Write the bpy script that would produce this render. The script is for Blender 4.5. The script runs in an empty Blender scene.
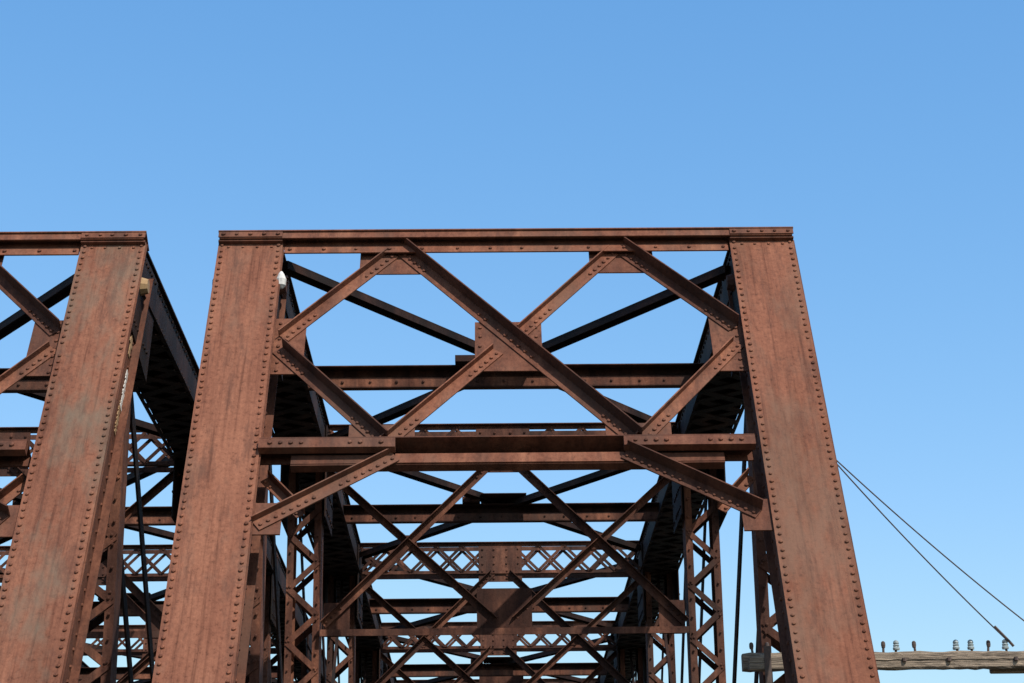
import bpy, bmesh, math, random
from mathutils import Vector, Matrix
random.seed(7)
scene = bpy.context.scene
V = Vector

# ------------------------------------------------------------------ materials
def new_mat(name):
    m = bpy.data.materials.new(name); m.use_nodes = True
    nt = m.node_tree; nt.nodes.clear()
    out = nt.nodes.new('ShaderNodeOutputMaterial')
    b = nt.nodes.new('ShaderNodeBsdfPrincipled')
    nt.links.new(b.outputs[0], out.inputs[0])
    return m, nt, b
def node(nt, t, **k):
    n = nt.nodes.new(t)
    for a, v in k.items(): setattr(n, a, v)
    return n
def noise(nt, vec, scale, detail=5, rough=0.6, stretch=None):
    if stretch:
        mp = node(nt, 'ShaderNodeMapping'); mp.inputs['Scale'].default_value = stretch
        nt.links.new(vec, mp.inputs['Vector']); vec = mp.outputs[0]
    n = node(nt, 'ShaderNodeTexNoise'); n.inputs['Scale'].default_value = scale
    n.inputs['Detail'].default_value = detail; n.inputs['Roughness'].default_value = rough
    nt.links.new(vec, n.inputs['Vector'])
    return n.outputs['Fac']
def ramp(nt, fac, stops):
    r = node(nt, 'ShaderNodeValToRGB'); e = r.color_ramp.elements
    while len(e) < len(stops): e.new(0.5)
    for i, (p, c) in enumerate(stops):
        e[i].position = p; e[i].color = (c[0], c[1], c[2], 1)
    nt.links.new(fac, r.inputs[0]); return r.outputs[0]
def mix(nt, fac, a, b, mode='MIX'):
    m = node(nt, 'ShaderNodeMix', data_type='RGBA', blend_type=mode)
    for s, v in ((m.inputs[0], fac), (m.inputs[6], a), (m.inputs[7], b)):
        if isinstance(v, (int, float)): s.default_value = v
        elif isinstance(v, tuple): s.default_value = (*v, 1)
        else: nt.links.new(v, s)
    return m.outputs[2]

def rust_mat(name, dark, mid, light, patch, patch_amt, streak=0.7, sstr=(16, 16, 0.8), nsc=1.0, blot=0.6):
    m, nt, b = new_mat(name)
    pos = node(nt, 'ShaderNodeNewGeometry').outputs['Position']
    att = node(nt, 'ShaderNodeAttribute', attribute_name='tint')
    n1 = noise(nt, pos, nsc, 4, 0.62, (1.8, 0.9, 0.5))
    n2 = noise(nt, pos, 24, 4, 0.75)
    ns = noise(nt, pos, 1.0, 4, 0.7, sstr)
    base = ramp(nt, n1, [(0.30, dark), (0.48, mid), (0.68, light)])
    fine = ramp(nt, n2, [(0.30, (0.42, 0.38, 0.37)), (0.43, (0.88, 0.86, 0.85)), (0.55, (1, 1, 1)), (0.68, (1.2, 1.22, 1.2))])
    c = mix(nt, 0.8, base, fine, 'MULTIPLY')
    st = ramp(nt, ns, [(0.32, (0.46, 0.41, 0.39)), (0.47, (0.96, 0.95, 0.94)), (0.70, (1.22, 1.24, 1.22))])
    c = mix(nt, streak, c, st, 'MULTIPLY')
    n3 = noise(nt, pos, 0.5, 5, 0.78, (1.8, 1.0, 0.5))
    pf = ramp(nt, n3, [(0.48, (0, 0, 0)), (0.62, (patch_amt,) * 3)])
    c = mix(nt, pf, c, patch)
    n5 = noise(nt, pos, 1.0, 6, 0.8, (5.5, 1.2, 1.4))
    bf = ramp(nt, n5, [(0.51, (0, 0, 0)), (0.64, (blot,) * 3)])
    c = mix(nt, bf, c, (0.075, 0.034, 0.024))
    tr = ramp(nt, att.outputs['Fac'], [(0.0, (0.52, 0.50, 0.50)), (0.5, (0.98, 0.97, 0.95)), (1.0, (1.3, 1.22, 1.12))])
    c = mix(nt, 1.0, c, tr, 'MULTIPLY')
    nt.links.new(c, b.inputs['Base Color'])
    b.inputs['Roughness'].default_value = 0.80
    b.inputs['Specular IOR Level'].default_value = 0.18
    bm = node(nt, 'ShaderNodeBump'); bm.inputs['Strength'].default_value = 0.45; bm.inputs['Distance'].default_value = 0.012
    nt.links.new(n2, bm.inputs['Height']); nt.links.new(bm.outputs[0], b.inputs['Normal'])
    return m

RUSTP = rust_mat('rusted_steel_post', (0.138, 0.052, 0.029), (0.190, 0.072, 0.042), (0.245, 0.100, 0.059), (0.155, 0.092, 0.063), 0.6, 0.75, (24, 0.7, 0.9), 0.8, 0.5)
RUSTP2 = rust_mat('rusted_steel_post_faded', (0.128, 0.050, 0.029), (0.182, 0.072, 0.043), (0.235, 0.100, 0.060), (0.142, 0.108, 0.078), 0.8, 0.75, (24, 0.7, 0.9), 0.8, 0.5)
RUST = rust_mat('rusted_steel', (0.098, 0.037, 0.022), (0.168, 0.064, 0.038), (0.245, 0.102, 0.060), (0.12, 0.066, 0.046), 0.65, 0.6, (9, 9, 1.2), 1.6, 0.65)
RUST_HALF_SHADED = rust_mat('rusted_steel_half_shaded', (0.026, 0.012, 0.009), (0.082, 0.033, 0.022), (0.205, 0.086, 0.053), (0.05, 0.030, 0.024), 0.75, 0.7, (9, 9, 1.2), 1.6, 0.75)  # brown rust, interior shadow painted into its darker stops
RUST_SHADED = rust_mat('rusted_steel_shaded', (0.008, 0.005, 0.004), (0.020, 0.010, 0.008), (0.060, 0.027, 0.019), (0.016, 0.012, 0.010), 0.7, 0.6, (9, 9, 1.2), 1.6, 0.0)  # interior steel: truss shade put into a near-black base colour

def simple_mat(name, c1, c2, scale=6, rough=0.85, stretch=None, bump=0.2, detail=5):
    m, nt, b = new_mat(name)
    pos = node(nt, 'ShaderNodeNewGeometry').outputs['Position']
    n = noise(nt, pos, scale, detail, 0.65, stretch)
    nt.links.new(ramp(nt, n, [(0.32, c1), (0.68, c2)]), b.inputs['Base Color'])
    b.inputs['Roughness'].default_value = rough
    bm = node(nt, 'ShaderNodeBump'); bm.inputs['Strength'].default_value = bump; bm.inputs['Distance'].default_value = 0.02
    nt.links.new(n, bm.inputs['Height']); nt.links.new(bm.outputs[0], b.inputs['Normal'])
    return m
WOOD = simple_mat('weathered_wood', (0.040, 0.030, 0.024), (0.40, 0.31, 0.225), 4, 0.92, (0.7, 20, 20), 1.0, 7)
TIE = simple_mat('tie_wood', (0.04, 0.03, 0.022), (0.12, 0.09, 0.07), 5, 0.9, (0.6, 8, 8), 0.5)
GLASS = simple_mat('insulator_glass', (0.14, 0.18, 0.18), (0.40, 0.45, 0.45), 30, 0.2)
IRON = simple_mat('wire_iron', (0.04, 0.03, 0.028), (0.10, 0.06, 0.045), 20, 0.7)
PALE = simple_mat('white_stain', (0.40, 0.37, 0.33), (0.75, 0.74, 0.71), 14, 0.9, (1, 1, 0.4))
OCHRE = simple_mat('ochre_stain', (0.20, 0.10, 0.045), (0.40, 0.27, 0.14), 9, 0.9, (1, 1, 0.3))
GRASS = simple_mat('ground_soil_grass', (0.04, 0.045, 0.018), (0.14, 0.11, 0.065), 0.5, 0.95, None, 0.5, 8)
BALLAST = simple_mat('ballast', (0.07, 0.065, 0.06), (0.25, 0.23, 0.205), 14, 0.95, None, 1.0, 6)
STONE = simple_mat('stone_masonry', (0.16, 0.14, 0.12), (0.36, 0.33, 0.29), 2.0, 0.9, None, 0.6, 8)
RAIL = simple_mat('rail_steel', (0.07, 0.04, 0.03), (0.18, 0.10, 0.07), 10, 0.5)
WATER, ntw, bw = new_mat('river_water')
bw.inputs['Base Color'].default_value = (0.03, 0.05, 0.05, 1); bw.inputs['Roughness'].default_value = 0.15
_p = node(ntw, 'ShaderNodeNewGeometry').outputs['Position']
_b = node(ntw, 'ShaderNodeBump'); _b.inputs['Strength'].default_value = 0.3
ntw.links.new(noise(ntw, _p, 1.5, 4), _b.inputs['Height']); ntw.links.new(_b.outputs[0], bw.inputs['Normal'])

# ------------------------------------------------------------------ mesh builder
class MB:
    def __init__(s): s.v = []; s.f = []; s.t = []; s.tint = 0.5
    def newtint(s, a=0.0, b=1.0): s.tint = random.uniform(a, b)
    def hexa(s, c):
        i = len(s.v); s.v += [tuple(p) for p in c]
        s.f += [(i,i+3,i+2,i+1),(i+4,i+5,i+6,i+7),(i,i+1,i+5,i+4),(i+1,i+2,i+6,i+5),(i+2,i+3,i+7,i+6),(i+3,i,i+4,i+7)]
        s.t += [s.tint]*6
    def bar(s, p0, p1, u, a0, a1, b0, b1):
        p0 = V(p0); p1 = V(p1); t = (p1-p0).normalized(); u = V(u); u = (u - t*u.dot(t)).normalized(); w = t.cross(u)
        c = []
        for p in (p0, p1):
            for a, b in ((a0,b0),(a1,b0),(a1,b1),(a0,b1)): c.append(p+u*a+w*b)
        s.hexa(c)
    def box(s, x0, x1, y0, y1, z0, z1):
        s.hexa([V((x0,y0,z0)),V((x1,y0,z0)),V((x1,y1,z0)),V((x0,y1,z0)),V((x0,y0,z1)),V((x1,y0,z1)),V((x1,y1,z1)),V((x0,y1,z1))])
    def rivet(s, p, n, r=0.019):
        if random.random() < 0.012: return
        p = V(p); n = V(n).normalized(); a = n.orthogonal().normalized(); b = n.cross(a)
        r *= random.uniform(.84, 1.08); t0 = s.tint; s.tint = max(0, min(1, t0+random.uniform(-.3, .25)))
        i = len(s.v); K = 7
        for rr, h in ((1.0, -0.002), (0.84, 0.75*r)):
            for k in range(K):
                an = 2*math.pi*k/K
                s.v.append(tuple(p + (a*math.cos(an)+b*math.sin(an))*r*rr + n*h))
        s.v.append(tuple(p+n*r*1.0))
        for k in range(K):
            k2 = (k+1) % K
            s.f.append((i+k, i+k2, i+K+k2, i+K+k)); s.f.append((i+K+k, i+K+k2, i+2*K)); s.t += [s.tint]*2
        s.tint = t0
    def rivets(s, p0, p1, n, pitch=0.1, r=0.019):
        p0 = V(p0); p1 = V(p1); L = (p1-p0).length; k = max(1, int(L/pitch)); d = (p1-p0)/k
        for j in range(k+1): s.rivet(p0 + d*(j+random.uniform(-.06,.06)) + V((random.uniform(-.003,.003),0,0)), n, r)
    def obj(s, name, mat, parent=None):
        me = bpy.data.meshes.new(name); me.from_pydata(s.v, [], s.f); me.update()
        bm = bmesh.new(); bm.from_mesh(me); bmesh.ops.recalc_face_normals(bm, faces=bm.faces); bm.to_mesh(me); bm.free()
        at = me.attributes.new('tint', 'FLOAT', 'FACE'); at.data.foreach_set('value', s.t)
        me.materials.append(mat)
        o = bpy.data.objects.new(name, me); scene.collection.objects.link(o)
        if parent: o.parent = parent
        return o

def lattice(mb, p0, p1, across, half, nrm, off, pitch, wid=0.055, th=0.012, double=False, rv=True, tr=(0.2, 0.9)):
    p0 = V(p0); p1 = V(p1); across = V(across).normalized(); nrm = V(nrm).normalized()
    L = (p1-p0).length; k = max(1, round(L/pitch)); d = (p1-p0)/k
    for j in range(k):
        s = 1 if j % 2 == 0 else -1
        for q, ss in enumerate((s, -s) if double else (s,)):
            a = p0 + d*j + across*half*ss*-1; b = p0 + d*(j+1) + across*half*ss
            mb.newtint(*tr)
            o = off + q*(th+0.003) + (0.002 if j % 2 else 0)
            t = (b-a).normalized()
            mb.bar(a, b, nrm, o, o+th, -wid/2, wid/2)
            if rv: mb.rivet(a + t*0.03 + nrm*(o+th), nrm, 0.017)

# ------------------------------------------------------------------ dimensions
HIPY, TOPZ, PAN, NP = 18.1, 9.0, 6.46, 9
PHI = math.radians(60.4)
TX = 2.485
HW = 0.312
DN = V((0, -math.cos(PHI), -math.sin(PHI))); NN = V((0, -math.sin(PHI), math.cos(PHI)))
def P(x, s, n=0.0):
    return V((x, HIPY, TOPZ)) + DN*s + NN*n
LPOST = (TOPZ-0.9)/math.sin(PHI)
FOOTY = P(0, LPOST).y

def build_bridge(name, x0, first):
    root = bpy.data.objects.new(name, None); scene.collection.objects.link(root)
    # ---------- end posts
    mb = MB(); mw = MB()
    for sg in (-1, 1):
        cx = sg*TX; pt = 0.5 if sg < 0 else 0.56
        mb.tint = pt
        mb.bar(P(cx, 0.0), P(cx, LPOST), NN, -0.018, 0, -HW, HW)
        for e in (-1, 1):
            x = cx+e*0.255
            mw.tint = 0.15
            mw.bar(P(x, 0.02), P(x, LPOST), NN, -0.44, -0.018, -0.008, 0.008)
            mw.bar(P(x+e*0.03, 0.005), P(x+e*0.03, LPOST), NN, -0.032, -0.019, -0.04, 0.026)
            mw.bar(P(x+e*0.03, 0.02), P(x+e*0.03, LPOST), NN, -0.452, -0.44, -0.05, 0.035)
            mb.tint = pt-.05
            mb.rivets(P(cx+e*0.272, 0.06, 0), P(cx+e*0.272, LPOST, 0), NN, 0.088)
            mw.rivets(P(x+e*0.008, 0.1, -0.10), P(x+e*0.008, LPOST, -0.10), (e, 0, 0), 0.16)
            mw.rivets(P(x+e*0.008, 0.1, -0.38), P(x+e*0.008, LPOST, -0.38), (e, 0, 0), 0.16)
        mb.rivets(P(cx-0.2, 0.085, 0), P(cx+0.2, 0.085, 0), NN, 0.1, 0.016)
        lattice(mw, P(cx, 0.6, 0), P(cx, LPOST, 0), (1, 0, 0), 0.24, -NN, 0.453, 0.42, 0.06)
        mw.box(cx-0.4, cx+0.4, FOOTY-0.5, FOOTY+0.45, 0.35, 0.9)
    mb.obj(name+'_end_post_cover_plates', RUSTP if first else RUSTP2, root)
    mw.obj(name+'_end_post_webs', RUST, root)

    # ---------- portal
    mb = MB()
    mb.tint = 0.45
    mb.bar(P(-2.80, -0.07), P(2.80, -0.07), NN, -0.16, 0.085, -0.007, 0.007)
    mb.bar(P(-2.78, -0.02), P(2.78, -0.02), NN, 0.05, 0.065, -0.04, 0.043)
    mb.tint = 0.7
    mb.bar(P(-2.155, 0.10), P(2.155, 0.10), NN, -0.035, -0.02, -0.05, 0.05)
    mb.tint = 0.1
    mb.bar(P(-2.155, 0.035), P(2.155, 0.035), NN, -0.05, -0.036, -0.09, 0.09)
    for sg in (-1, 1):
        mb.tint = 0.35
        mb.bar(P(sg*TX-0.31, -0.024, 0), P(sg*TX+0.31, -0.024, 0), NN, 0.066, 0.077, -0.042, 0.038)
        mb.rivets(P(sg*TX-0.26, -0.022, 0.077), P(sg*TX+0.26, -0.022, 0.077), NN, 0.105, 0.021)
        mb.tint = 0.1
        mb.bar(P(sg*TX-0.31, 0.03), P(sg*TX+0.31, 0.03), NN, 0.002, 0.045, -0.012, 0.012)
    mb.tint = 0.4
    mb.rivets(P(-2.1, 0.10, -0.02), P(2.1, 0.10, -0.02), NN, 0.3, 0.02)
    def gus(xa, xb, s0, s1, n=-0.10):
        mb.newtint(0.15, 0.4)
        mb.bar(P((xa+xb)/2, s0), P((xa+xb)/2, s1), NN, n, n+0.012, -(xb-xa)/2, (xb-xa)/2)
    gus(-0.31, 0.31, 1.12, 1.80)
    for sg in (-1, 1):
        a, b = sorted((sg*0.80, sg*1.42)); gus(a, b, 0.06, 0.40)
        a, b = sorted((sg*1.88, sg*2.21)); gus(a, b, 1.05, 1.82)
        a, b = sorted((sg*0.84, sg*1.42)); gus(a, b, 2.50, 2.80)
    for (xx, s0, s1) in ((-.26, 1.2, 1.72), (.26, 1.2, 1.72)):
        mb.rivets(P(xx, s0, -0.088), P(xx, s1, -0.088), NN, 0.13)
    for sg in (-1, 1):
        mb.rivets(P(sg*2.12, 1.12, -0.088), P(sg*2.12, 1.78, -0.088), NN, 0.1)
        mb.rivets(P(sg*0.9, 2.68, -0.088), P(sg*1.36, 2.68, -0.088), NN, 0.11)
    def ang(x1, s1, x2, s2, n=-0.086, w=0.125, leg=0.10, tint=0.5, endr=6, th=0.012, leg_shade=None):
        mb.tint = tint
        a = P(x1, s1); b = P(x2, s2); t = (b-a).normalized(); q = NN.cross(t)
        if q.z < 0: q = -q
        wv = t.cross(q); sn = 1 if wv.dot(NN) > 0 else -1
        lo, hi = sorted((sn*n, sn*(n+th)))
        mb.bar(a, b, q, -w/2, w/2, lo, hi)
        for k in range(endr):
            for end in (0, 1):
                d = 0.04+0.075*k
                pp = a + t*d if end == 0 else b - t*d
                mb.rivet(pp - q*0.018 + NN*(n+th), NN, 0.019)
        if leg_shade is not None: mb.tint = leg_shade  # shaded underside of the leg painted as a dark tint
        lo, hi = sorted((sn*(n+th), sn*(n+leg)))
        mb.bar(a, b, q, w/2-th, w/2, lo, hi)
    ang(-1.04, 0.04, 1.10, 2.74, tint=0.25, w=0.135, leg=0.14, leg_shade=0.0)  # down-right braces tinted darker to paint their shade
    ang(1.04, 0.10, 0.13, 1.28, tint=0.65, leg=0.07)
    ang(-0.10, 1.54, -1.10, 2.76, tint=0.65, leg=0.07)
    for k in range(9):
        f = 0.36+0.028*k
        mb.rivet(P(-1.04+2.14*f, 0.04+2.70*f+0.015, -0.074), NN, 0.019)
    ang(-1.10, 0.12, -2.08, 1.34, tint=0.5, leg=0.08)
    ang(-2.12, 1.50, -1.12, 2.74, tint=0.2, leg=0.13, leg_shade=0.0)
    ang(1.10, 0.06, 2.10, 1.24, tint=0.0, leg=0.14, leg_shade=0.0)  # brace in shade: shadow painted by the darkest tint
    ang(2.12, 1.46, 1.14, 2.74, tint=0.6, leg=0.07)
    # lower strut
    mb.tint = 0.1
    mb.bar(P(-2.18, 2.80), P(2.12, 2.80), NN, -0.20, 0.055, -0.006, 0.006)
    mb.tint = 0.0  # shade in the recess under the top leg, painted as tint
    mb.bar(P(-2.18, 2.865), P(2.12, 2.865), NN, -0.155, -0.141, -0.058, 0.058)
    mb.tint = 0.55
    mb.bar(P(-1.0, 2.975), P(0.98, 2.975), NN, -0.045, -0.03, -0.055, 0.055)
    mb.tint = 0.1
    mb.bar(P(-1.9, 2.970), P(-1.001, 2.970), NN, -0.060, -0.046, -0.05, 0.05)
    mb.bar(P(0.981, 2.970), P(1.85, 2.970), NN, -0.060, -0.046, -0.05, 0.05)
    mb.tint = 0.1
    mb.bar(P(-1.9, 3.035), P(1.85, 3.035), NN, -0.13, -0.046, -0.005, 0.005)
    mb.tint = 0.3
    for a, b in ((-2.18, -1.0), (0.98, 2.12)):
        mb.bar(P(a, 2.868), P(b, 2.868), NN, -0.018, 0.060, -0.055, 0.055)
        for q in (a+0.1, b-0.12):
            for k in range(4):
                mb.rivet(P(q+(k if q < (a+b)/2 else -k)*0.09, 2.868, 0.060), NN, 0.022)
    ang(-1.0, 2.96, -2.14, 3.77, n=-0.028, w=0.13, tint=0.45, leg=0.07, endr=8)
    ang(0.98, 2.95, 2.07, 3.68, n=-0.028, w=0.12, tint=0.0, leg=0.13, endr=8, leg_shade=0.0)  # right knee brace has its shade painted in by tint
    ang(-2.14, 2.98, -1.80, 3.42, n=-0.28, w=0.09, tint=0.4, endr=2)
    ang(2.10, 3.0, 1.80, 3.40, n=-0.28, w=0.09, tint=0.4, endr=2)
    # connection plates taking the knee braces into the posts
    for sg in (-1, 1):
        mb.newtint(.15, .35)
        a, b = sorted((sg*1.93, sg*2.22))
        mb.bar(P((a+b)/2, 3.50), P((a+b)/2, 3.86), NN, -0.045, -0.031, -(b-a)/2, (b-a)/2)
    mb.obj(name+'_portal_bracing', RUST, root)

    # ---------- top chords, diagonals (shade in colour) ; verticals (brown, part shade in colour)
    mb = MB(); mv = MB()
    yend = HIPY + PAN*(NP-1)
    mid = (NP-1)/2
    for sg in (-1, 1):
        cx = sg*TX
        mb.newtint(.3, .6)
        mb.box(cx-0.30, cx+0.30, HIPY+0.05, yend, 8.965, 8.985)
        for e in (-1, 1):
            x = cx+e*0.25
            mb.box(x-0.008, x+0.008, HIPY+0.05, yend, 8.52, 8.963)
            a, b = sorted((x+e*0.009, x+e*0.05))
            mb.box(a, b, HIPY+0.05, yend, 8.50, 8.513)
            mb.rivets((x+e*0.009, HIPY+.1, 8.90), (x+e*0.009, HIPY+PAN*3, 8.90), (e,0,0), 0.16)
            mb.rivets((x+e*0.009, HIPY+.1, 8.58), (x+e*0.009, HIPY+PAN*3, 8.58), (e,0,0), 0.16)
        lattice(mb, (cx, HIPY+0.5, 0), (cx, yend, 0), (1,0,0), 0.25, (0,0,-1), -8.50, 0.40, 0.12, 0.012, True, False, (0, .4))
        for n in range(NP):
            y = HIPY+PAN*n
            hip = n in (0, NP-1)
            for e in (-1, 1):
                x = cx+e*0.27
                mb.newtint(.1, .5)
                xa, xb = sorted((x, x+e*0.014))
                xf = x+e*0.014
                if hip:
                    s_ = 1 if n == 0 else -1
                    mb.hexa([V((xa,y+0.03*s_,8.93)),V((xb,y+0.03*s_,8.93)),V((xb,y-0.47*s_,8.02)),V((xa,y-0.47*s_,8.02)),
                             V((xa,y+0.95*s_,8.93)),V((xb,y+0.95*s_,8.93)),V((xb,y+0.55*s_,7.75)),V((xa,y+0.55*s_,7.75))])
                    mb.rivets((xf, y+0.1*s_, 8.86), (xf, y+0.75*s_, 8.86), (e,0,0), 0.1)
                    mb.rivets((xf, y-0.38*s_, 8.1), (xf, y+0.45*s_, 8.02), (e,0,0), 0.1)
                else:
                    mb.box(xa, xb, y-0.5, y+0.6, 7.75, 8.93)
                    for zz in (7.85, 8.1, 8.86):
                        mb.rivets((xf, y-0.42, zz), (xf, y+0.52, zz), (e,0,0), 0.11)
            w = 0.215 if hip else 0.205; dpt = 0.13 if hip else 0.17
            z0, z1 = 0.9, (8.2 if hip else 8.52)
            for e in (-1, 1):
                mv.newtint(.3, .9)
                x = cx+e*w
                mv.box(x-0.006, x+0.006, y-dpt, y+dpt, z0, z1)
                for f in (-1, 1):
                    ya, yb = sorted((y+f*dpt, y+f*(dpt+0.012)))
                    xa, xb = sorted((x+e*0.006, x-e*0.08))
                    mv.box(xa, xb, ya, yb, z0, z1)
                    if n < 3 and f < 0:
                        mv.rivets((x-e*0.035, y+f*(dpt+0.026), z0+1.2), (x-e*0.035, y+f*(dpt+0.026), z1-.1), (0,f,0), 0.21, 0.016)
            for f in (-1, 1):
                lattice(mv, (cx, y, 2.2), (cx, y, z1-0.6 if not hip else z1-0.1), (1,0,0), w-0.025, (0,f,0), dpt+0.013, 0.33 if not hip else 0.30, 0.07, 0.012, False, n < 2 and f < 0, (.2, 1) if f < 0 else (0, .2))
                ya, yb = sorted((y+f*(dpt+0.013), y+f*(dpt+0.027)))
                mv.newtint(.3, .8)
                mv.box(cx-w+0.01, cx+w-0.01, ya, yb, z0, 2.2)
            tgt = n+1 if n < mid else n-1
            if n != mid:
                a = V((cx, y, 8.45)); b = V((cx, HIPY+PAN*tgt, 0.95))
                for e in (-1, 1):
                    mb.newtint(.1, .6)
                    mb.bar(a, b, (1,0,0), e*0.115-0.01, e*0.115+0.01, -0.085, 0.085)
            if abs(n-mid) <= 2.0:
                for tg in (n+1, n-1):
                    if 0 <= tg < NP and tg != tgt:
                        mb.bar((cx, y, 8.45), (cx, HIPY+PAN*tg, 0.95), (1,0,0), -0.02, 0.02, -0.03, 0.03)
        for e in (-1, 1):
            x = cx+e*0.22
            mb.box(x-0.012, x+0.012, FOOTY, yend+HIPY-FOOTY, 0.5, 0.88)
        a = V((cx, yend, TOPZ)); b = V((cx, yend+(HIPY-FOOTY), 0.9))
        mb.bar(a, b, (1,0,0), -0.31, 0.31, -0.22, 0.22)
    mb.obj(name+'_trusses', RUST_SHADED, root)
    mv.obj(name+'_laced_verticals', RUST_HALF_SHADED, root)

    # ---------- sway frames, top laterals, mid struts
    mb = MB()
    for n in range(1, NP):
        y = HIPY+PAN*n-0.20
        for zz in (8.965, 8.52):
            mb.newtint(.2, .7)
            mb.box(-2.21, 2.21, y-0.012, y, zz-0.032, zz+0.032)
            up = 1 if zz > 8.8 else -1
            za, zb = sorted((zz+up*0.032, zz+up*0.022))
            mb.box(-2.21, 2.21, y-0.08, y-0.0121, za, zb)
            mb.box(-2.21, 2.21, y+0.28, y+0.292, zz-0.032, zz+0.032)
        lattice(mb, (-2.2, y, 8.742), (2.2, y, 8.742), (0,0,1), 0.20, (0,-1,0), 0.013, 0.40, 0.045, 0.01, True, n < 3, (0, .6))
        lattice(mb, (-2.2, y+.30, 8.742), (2.2, y+.30, 8.742), (0,0,1), 0.20, (0,1,0), 0.0, 0.40, 0.045, 0.01, True, False, (0, .3))
        mb.tint = 0.45
        mb.box(-0.34, 0.34, y-0.054, y-0.042, 8.36, 8.93)
        for xx in (-.28, -.1, .1, .28): mb.rivets((xx, y-.054, 8.42), (xx, y-.054, 8.88), (0,-1,0), 0.11, 0.019)
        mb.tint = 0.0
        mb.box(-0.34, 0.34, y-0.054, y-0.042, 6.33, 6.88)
        for sg in (-1, 1):
            def m2(xa, za, xb, zb, off, w=0.10):
                mb.newtint(.05, .8)
                a = V((xa, y, za)); b = V((xb, y, zb)); t = (b-a).normalized(); q = V((0,-1,0)).cross(t)
                if q.z < 0: q = -q
                wv = t.cross(q); s_ = 1 if wv.y < 0 else -1
                lo, hi = sorted((s_*off, s_*(off+0.012))); mb.bar(a, b, q, -w/2, w/2, lo, hi)
                mb.tint *= .5
                lo, hi = sorted((s_*(off+0.012), s_*(off+0.085))); mb.bar(a, b, q, w/2-0.01, w/2, lo, hi)
                if n < 3:
                    for k in range(4):
                        mb.rivet(a+t*(0.05+0.08*k)+V((0,-off-.012,0)), (0,-1,0), .018); mb.rivet(b-t*(0.05+0.08*k)+V((0,-off-.012,0)), (0,-1,0), .018)
            m2(sg*0.12, 8.50, sg*2.22, 6.44, 0.056)
            m2(sg*2.22, 8.40, sg*0.12, 6.48, 0.030, 0.09)
            mb.box(min(sg*1.9, sg*2.22), max(sg*1.9, sg*2.22), y-0.028, y-0.018, 6.3, 6.72)
            mb.box(min(sg*1.08, sg*1.28), max(sg*1.08, sg*1.28), y-0.054, y-0.0425, 7.36, 7.56)
        mb.newtint(.3, .6)
        mb.box(-2.26, 2.26, y-0.085, y-0.07, 6.30, 6.38)
        mb.box(-2.26, 2.26, y-0.069, y+0.16, 6.375, 6.385)
    for n in range(0, NP-1):
        y = HIPY+PAN*n; ym = y+PAN/2-(0.25 if n else 0)
        mb.tint = 0.0  # dark tint paints the shadow band on the strut web
        mb.box(-2.24, 2.24, ym+0.02, ym+0.032, 8.54, 8.74)
        mb.box(-2.24, 2.24, ym-0.14, ym+0.10, 8.741, 8.752)
        mb.tint = 0.95  # light tint paints the sunlit lower band
        mb.box(-2.24, 2.24, ym-0.055, ym-0.040, 8.535, 8.635)
        mb.tint = 0.3
        mb.box(-2.24, 2.24, ym-0.056, ym+0.06, 8.522, 8.534)
        if n < 3: mb.rivets((-2.1, ym-.055, 8.585), (2.1, ym-.055, 8.585), (0,-1,0), 0.28, 0.018)
        mb.tint = 0.0
        mb.box(-0.55, -0.30, ym-0.25, ym+0.15, 8.757, 8.83)
        mb.box(-0.29, 0.35, ym-0.35, ym+0.35, 8.84, 8.85)
    mb.obj(name+'_sway_bracing', RUST_HALF_SHADED, root)
    mb = MB()
    for n in range(0, NP-1):
        y = HIPY+PAN*n
        for sg in (-1, 1):
            mb.newtint(.2, .6)
            zo = 8.80 if sg > 0 else 8.872
            a = V((sg*2.2, y+0.25, zo)); b = V((-sg*2.2, y+PAN-0.3, zo))
            mb.bar(a, b, (0,0,1), 0, 0.012, -0.07, 0.07)
            mb.bar(a, b, (0,0,1), -0.07, -0.001, 0.055, 0.069)
            mb.bar(a, b, (0,0,1), -0.07, -0.001, -0.069, -0.055)
    mb.obj(name+'_top_laterals', RUST_SHADED, root)

    # ---------- floor
    mb = MB()
    for n in range(-1, NP+1):
        y = HIPY+PAN*n if 0 <= n < NP else (FOOTY+.3 if n < 0 else yend+HIPY-FOOTY-.3)
        mb.newtint(); mb.box(-2.3, 2.3, y-0.01, y+0.01, -0.5, 0.35)
        mb.box(-2.3, 2.3, y-0.15, y+0.15, 0.351, 0.37); mb.box(-2.3, 2.3, y-0.15, y+0.15, -0.52, -0.501)
    for x in (-0.95, 0.95):
        mb.box(x-0.01, x+0.01, 12.9, yend+5, -0.45, 0.15); mb.box(x-0.12, x+0.12, 12.9, yend+5, 0.371, 0.385)
        mb.box(x-0.12, x+0.12, 12.9, yend+5, 0.172, 0.19)
    mb.obj(name+'_floor_system', RUST_SHADED, root)
    tb = MB(); y = 13.0
    while y < yend+4.5:
        tb.newtint(); tb.box(-1.45+random.uniform(-.05,.05), 1.45, y, y+0.2, 0.387, 0.60); y += 0.34
    tb.obj(name+'_ties', TIE, root)

    # pin nuts at the hips
    mb = MB()
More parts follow.
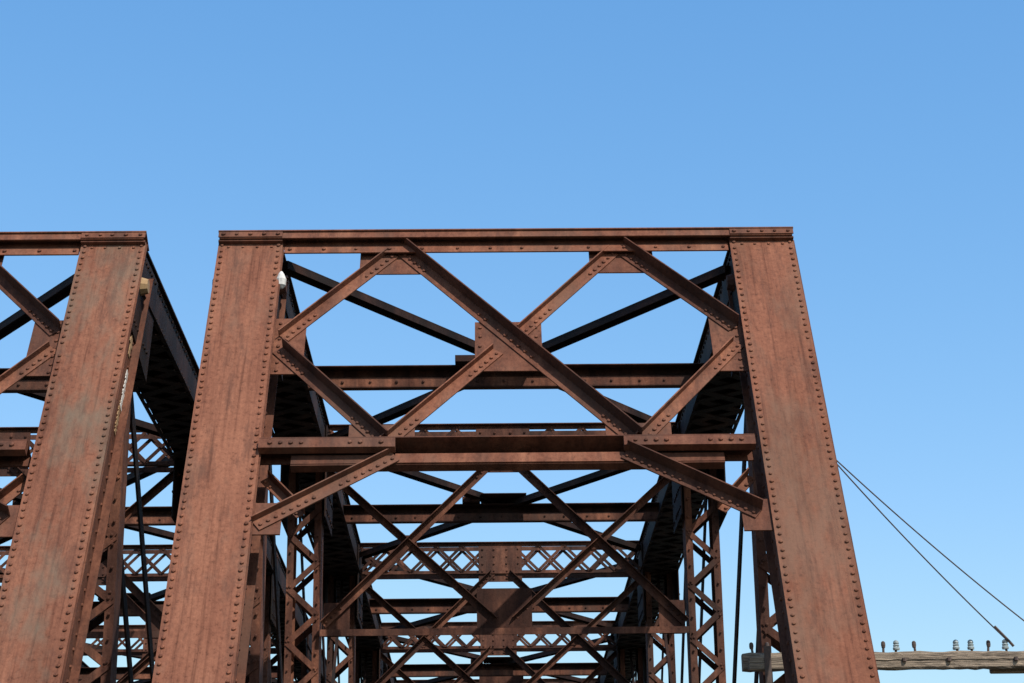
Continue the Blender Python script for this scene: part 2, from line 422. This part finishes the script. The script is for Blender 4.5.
    for sg in (-1, 1):
        for e in (-1, 1):
            x = sg*TX+e*0.284; c0 = V((x, HIPY+0.02, 8.55)); K = 10; i = len(mb.v)
            for k in range(K):
                an = 2*math.pi*k/K; mb.v.append((c0.x, c0.y+.09*math.cos(an), c0.z+.09*math.sin(an)))
            for k in range(K):
                an = 2*math.pi*k/K; mb.v.append((c0.x+e*.07, c0.y+.07*math.cos(an), c0.z+.07*math.sin(an)))
            mb.f.append(tuple(range(i, i+K))); mb.f.append(tuple(range(i+K, i+2*K))); mb.t += [.5, .5]
            for k in range(K):
                k2 = (k+1) % K; mb.f.append((i+k, i+k2, i+K+k2, i+K+k)); mb.t.append(.5)
    mb.obj(name+'_pin_nuts', RUST_HALF_SHADED if first else OCHRE, root)
    mb = MB()
    def run(x, e, s0, s1, n0, w):
        seg = 16
        for k in range(seg):
            a = s0+(s1-s0)*k/seg; b = s0+(s1-s0)*(k+1)/seg - 0.004
            ww = w*random.uniform(.3, 1)
            xa = x+e*0.003
            mb.bar(P(xa, a), P(xa, b), NN, n0-ww/2, n0+ww/2, -0.003, 0.003)
    if first:
        run(-TX+0.286, 1, 0.30, 0.75, -0.16, 0.14)
        lathe(mb, (-TX+0.33, HIPY-0.25, 8.42), [(0.02, 0), (0.045, 0.03), (0.05, 0.09), (0.03, 0.14), (0.012, 0.17)], 10)
        mb.obj(name+'_white_stain', PALE, root)
    else:
        run(TX+0.266, 1, 0.5, 1.3, -0.32, 0.14)
        run(TX+0.266, 1, 1.9, 2.3, -0.36, 0.10)
        mb.obj(name+'_ochre_stain', OCHRE, root)
        mb = MB(); run(TX+0.268, 1, 1.45, 1.95, -0.38, 0.09); mb.obj(name+'_white_stain', PALE, root)
    root.location = (x0, 0, 0)
    return root

# ------------------------------------------------------------------ lathe / tubes
def lathe(mb, c, prof, K=14):
    i = len(mb.v)
    for r, z in prof:
        for k in range(K):
            an = 2*math.pi*k/K; mb.v.append((c[0]+r*math.cos(an), c[1]+r*math.sin(an), c[2]+z))
    for j in range(len(prof)-1):
        for k in range(K):
            k2 = (k+1) % K; mb.f.append((i+j*K+k, i+j*K+k2, i+(j+1)*K+k2, i+(j+1)*K+k)); mb.t.append(.5)
    mb.f.append(tuple(i+k for k in range(K))); mb.t.append(.5)
    mb.f.append(tuple(i+(len(prof)-1)*K+k for k in range(K))); mb.t.append(.5)
def tube(mb, pts, r, K=6):
    i = len(mb.v)
    for j, p in enumerate(pts):
        t = (pts[min(j+1, len(pts)-1)]-pts[max(j-1, 0)]).normalized(); a = t.orthogonal().normalized(); b = t.cross(a)
        for k in range(K):
            an = 2*math.pi*k/K; mb.v.append(tuple(p+(a*math.cos(an)+b*math.sin(an))*r))
    for j in range(len(pts)-1):
        for k in range(K):
            k2 = (k+1) % K; mb.f.append((i+j*K+k, i+j*K+k2, i+(j+1)*K+k2, i+(j+1)*K+k)); mb.t.append(.5)

build_bridge('steel_truss_bridge', 0.0, True)
r2 = build_bridge('steel_truss_bridge_b', -6.30, False)
r2.name = 'steel_truss_bridge.001'

root = bpy.data.objects.new('telegraph_crossarm', None); scene.collection.objects.link(root)
AY, AZ = 17.80, 4.80
mb = MB(); N = 40; ring = []
for k in range(N+1):
    x = 2.06+(4.95-2.06)*k/N
    j = lambda a=0.006: random.uniform(-a, a)
    ring.append([(x, AY-0.055+j(), AZ-0.062+j()), (x, AY-0.040+j(), AZ-0.078+j()), (x, AY+0.045+j(), AZ-0.075+j()), (x, AY+0.055, AZ+0.06+j()),
                 (x, AY+0.035+j(), AZ+0.078+j()), (x, AY-0.036+j(), AZ+0.078+j()), (x, AY-0.055+j(), AZ+0.058+j()), (x, AY-0.060+j(.003), AZ+0.004+j()), (x, AY-0.052+j(.002), AZ-0.004+j(.003))])
for rg in ring: mb.v += rg
R = 9
for k in range(N):
    for q in range(R): mb.f.append((k*R+q, k*R+(q+1) % R, (k+1)*R+(q+1) % R, (k+1)*R+q)); mb.t.append(.5)
mb.f.append(tuple(range(R))); mb.f.append(tuple(range(N*R, N*R+R))); mb.t += [.5, .5]
mb.obj('arm_timber', WOOD, root)
mb = MB(); mb.box(2.10, 2.44, AY-0.14, AY-0.066, AZ-0.09, AZ+0.03); mb.box(4.3, 4.9, AY+0.064, AY+0.14, AZ-0.10, AZ+0.03)
o = mb.obj('backing_block', WOOD, root); bv = o.modifiers.new('b', 'BEVEL'); bv.width = 0.01
mb = MB(); gb = MB()
for j, x in enumerate((2.16, 2.30, 3.33, 3.44, 3.62, 4.0, 4.13, 4.27, 4.44, 4.62, 4.78)):
    tl = random.uniform(-.014, .014)
    tube(mb, [V((x, AY, AZ+0.06)), V((x+tl, AY, AZ+0.15))], 0.011, 8)
    if j in (3, 5, 6, 8, 9):
        lathe(gb, (x+tl, AY, AZ+0.10), [(0.030, 0), (0.032, 0.016), (0.024, 0.028), (0.029, 0.04), (0.021, 0.05), (0.027, 0.06), (0.022, 0.078), (0.008, 0.088)], 14)
    else:
        lathe(mb, (x+tl, AY, AZ+0.07), [(0.016, 0.05), (0.02, 0.075), (0.018, 0.10), (0.008, 0.11)], 8)
for x in (2.3, 2.7, 3.5, 3.9, 4.5): lathe(mb, (x, AY-0.066, AZ), [(0.02, -0.015), (0.02, 0.015)], 8)
mb.box(2.24, 2.30, AY-0.147, AY-0.141, AZ-0.3, AZ+0.12)
mb.obj('pins_and_bolts', IRON, root); gb.obj('insulators', GLASS, root)
def sag(a, b, s, n=24):
    a = V(a); b = V(b); return [a.lerp(b, k/n)-V((0, 0, s*4*(k/n)*(1-k/n))) for k in range(n+1)]
mb = MB()
A0 = P(2.79, 2.80, -0.2)
tube(mb, sag(A0, (4.46, AY-0.02, AZ+0.16), 0.04), 0.006)
tube(mb, sag(A0+V((0,0.03,0.03)), (4.92, AY, AZ+0.10), 0.05), 0.006)
tube(mb, [V((4.34, AY-.03, AZ+0.30)), V((4.46, AY-0.02, AZ+0.17)), V((4.50, AY-0.02, AZ+0.12))], 0.012)
mb.box(2.73, 2.81, A0.y-0.05, A0.y+0.05, A0.z-0.03, A0.z+0.03)
mb.obj('guy_wires', IRON, root)

# ------------------------------------------------------------------ terrain
def gh(x, y):
    def ss(a, b, t): t = max(0, min(1, (t-a)/(b-a))); return t*t*(3-2*t)
    d = ss(12.6, 24, y)*(1-ss(66, 80, y))
    h = -0.05 - 6.5*d
    h += 0.25*math.sin(x*0.11+1)*math.cos(y*0.07)*(1 if abs(x+3) > 12 else 0.0)
    e = ss(5.5, 12, abs(x+3.2)); h -= 1.2*e*(1-d)
    return h
xs = sorted(set([-3000,-1500,-700,-300,-150]+[i*3.0-3 for i in range(-30, 31)]+[150,300,700,1500,3000]))
ys = sorted(set([-3000,-1200,-500,-200,-100]+[i*2.0 for i in range(-25, 60)]+[150,250,500,1200,3000]))
me = bpy.data.meshes.new('ground')
vs = [(x, y, gh(x, y)) for y in ys for x in xs]; W = len(xs)
fs = [(j*W+i, j*W+i+1, (j+1)*W+i+1, (j+1)*W+i) for j in range(len(ys)-1) for i in range(W-1)]
me.from_pydata(vs, [], fs); me.materials.append(GRASS)
g = bpy.data.objects.new('ground', me); scene.collection.objects.link(g)
mb = MB(); mb.box(-3000, 3000, 25, 66, -5.6, -5.5); mb.obj('river', WATER)
def piece(name, mat, boxes):
    mb = MB()
    for b in boxes: mb.box(*b)
    return mb.obj(name, mat)
yf = HIPY*2+PAN*(NP-1)-FOOTY
piece('bridge_abutment', STONE, [(-10.2, 3.8, 12.4, 14.6, -7.5, 0.34), (-10.4, 4.0, 11.8, 12.39, -7.5, 0.1)])
piece('bridge_abutment.001', STONE, [(-10.2, 3.8, yf-1.0, yf+1.2, -7.5, 0.34)])
for k, xc in enumerate((0.0, -6.30)):
    nm = 'railway_track' + ('' if k == 0 else '.001')
    root = bpy.data.objects.new(nm, None); scene.collection.objects.link(root)
    mb = MB(); mb.hexa([V((xc-2.4,-120,-0.04)),V((xc+2.4,-120,-0.04)),V((xc+2.4,12.8,-0.04)),V((xc-2.4,12.8,-0.04)),V((xc-1.6,-120,0.42)),V((xc+1.6,-120,0.42)),V((xc+1.6,12.8,0.42)),V((xc-1.6,12.8,0.42))])
    mb.obj('ballast_bed', BALLAST, root)
    mb = MB(); y = -60
    while y < 12.6: mb.box(xc-1.3, xc+1.3, y, y+.22, 0.35, 0.59); y += .55
    mb.obj('track_ties', TIE, root)
    mb = MB()
    for s_ in (-.75, .75):
        x = xc+s_; mb.box(x-.07, x+.07, -120, yf+20, .603, .62); mb.box(x-.01, x+.01, -120, yf+20, .621, .73); mb.box(x-.036, x+.036, -120, yf+20, .731, .77)
    mb.obj('rails', RAIL, root)

# ------------------------------------------------------------------ light
EL, AZM = math.radians(50), math.radians(146)     # azimuth from +Y clockwise
sd = V((math.sin(AZM)*math.cos(EL), math.cos(AZM)*math.cos(EL), math.sin(EL)))
l = bpy.data.lights.new('sun', 'SUN'); l.energy = 5.0; l.angle = math.radians(0.53); l.color = (1.0, 0.94, 0.86)
lo = bpy.data.objects.new('sun', l); scene.collection.objects.link(lo); lo.rotation_euler = sd.to_track_quat('Z', 'Y').to_euler(); lo.location = (20, -20, 40)
w = bpy.data.worlds.new('World'); scene.world = w; w.use_nodes = True; nt = w.node_tree
bg = nt.nodes['Background']; sky = nt.nodes.new('ShaderNodeTexSky'); sky.sky_type = 'NISHITA'; sky.sun_disc = False
sky.sun_elevation = EL; sky.sun_rotation = AZM; sky.air_density = 1.0; sky.dust_density = 0.6; sky.ozone_density = 1.5; sky.altitude = 300
S = 0.13
sep = nt.nodes.new('ShaderNodeSeparateColor'); comb = nt.nodes.new('ShaderNodeCombineColor')
nt.links.new(sky.outputs[0], sep.inputs[0])
for ch, (A, pw) in enumerate(((1.68, 1.23), (1.28, 0.82), (1.27, 0.55))):
    a = node(nt, 'ShaderNodeMath', operation='MULTIPLY'); a.inputs[1].default_value = S
    b = node(nt, 'ShaderNodeMath', operation='POWER'); b.inputs[1].default_value = pw
    c = node(nt, 'ShaderNodeMath', operation='MULTIPLY'); c.inputs[1].default_value = A/S
    d = node(nt, 'ShaderNodeMath', operation='MINIMUM'); d.inputs[1].default_value = 1.0/S
    nt.links.new(sep.outputs[ch], a.inputs[0]); nt.links.new(a.outputs[0], b.inputs[0]); nt.links.new(b.outputs[0], c.inputs[0]); nt.links.new(c.outputs[0], d.inputs[0]); nt.links.new(d.outputs[0], comb.inputs[ch])
nt.links.new(comb.outputs[0], bg.inputs[0]); bg.inputs[1].default_value = S

# ------------------------------------------------------------------ camera
cam = bpy.data.cameras.new('Camera'); co = bpy.data.objects.new('Camera', cam); scene.collection.objects.link(co); scene.camera = co
F = 2000.0
cam.sensor_width = 36; cam.lens = F/1024*36; cam.clip_end = 6000; cam.clip_start = 0.1
th = math.atan(691/F); psi = math.radians(0.83); r = 0.012
fwd = V((math.sin(psi)*math.cos(th), math.cos(psi)*math.cos(th), math.sin(th)))
rt = fwd.cross(V((0,0,1))).normalized(); up = rt.cross(fwd)
rt2 = rt*math.cos(r)-up*math.sin(r); up2 = up*math.cos(r)+rt*math.sin(r)
M = Matrix((( rt2.x, up2.x, -fwd.x), (rt2.y, up2.y, -fwd.y), (rt2.z, up2.z, -fwd.z))).to_4x4()
M.translation = V((-0.22, 0, 1.7)); co.matrix_world = M
scene.view_settings.view_transform = 'Standard'; scene.view_settings.look = 'None'; scene.view_settings.exposure = 0
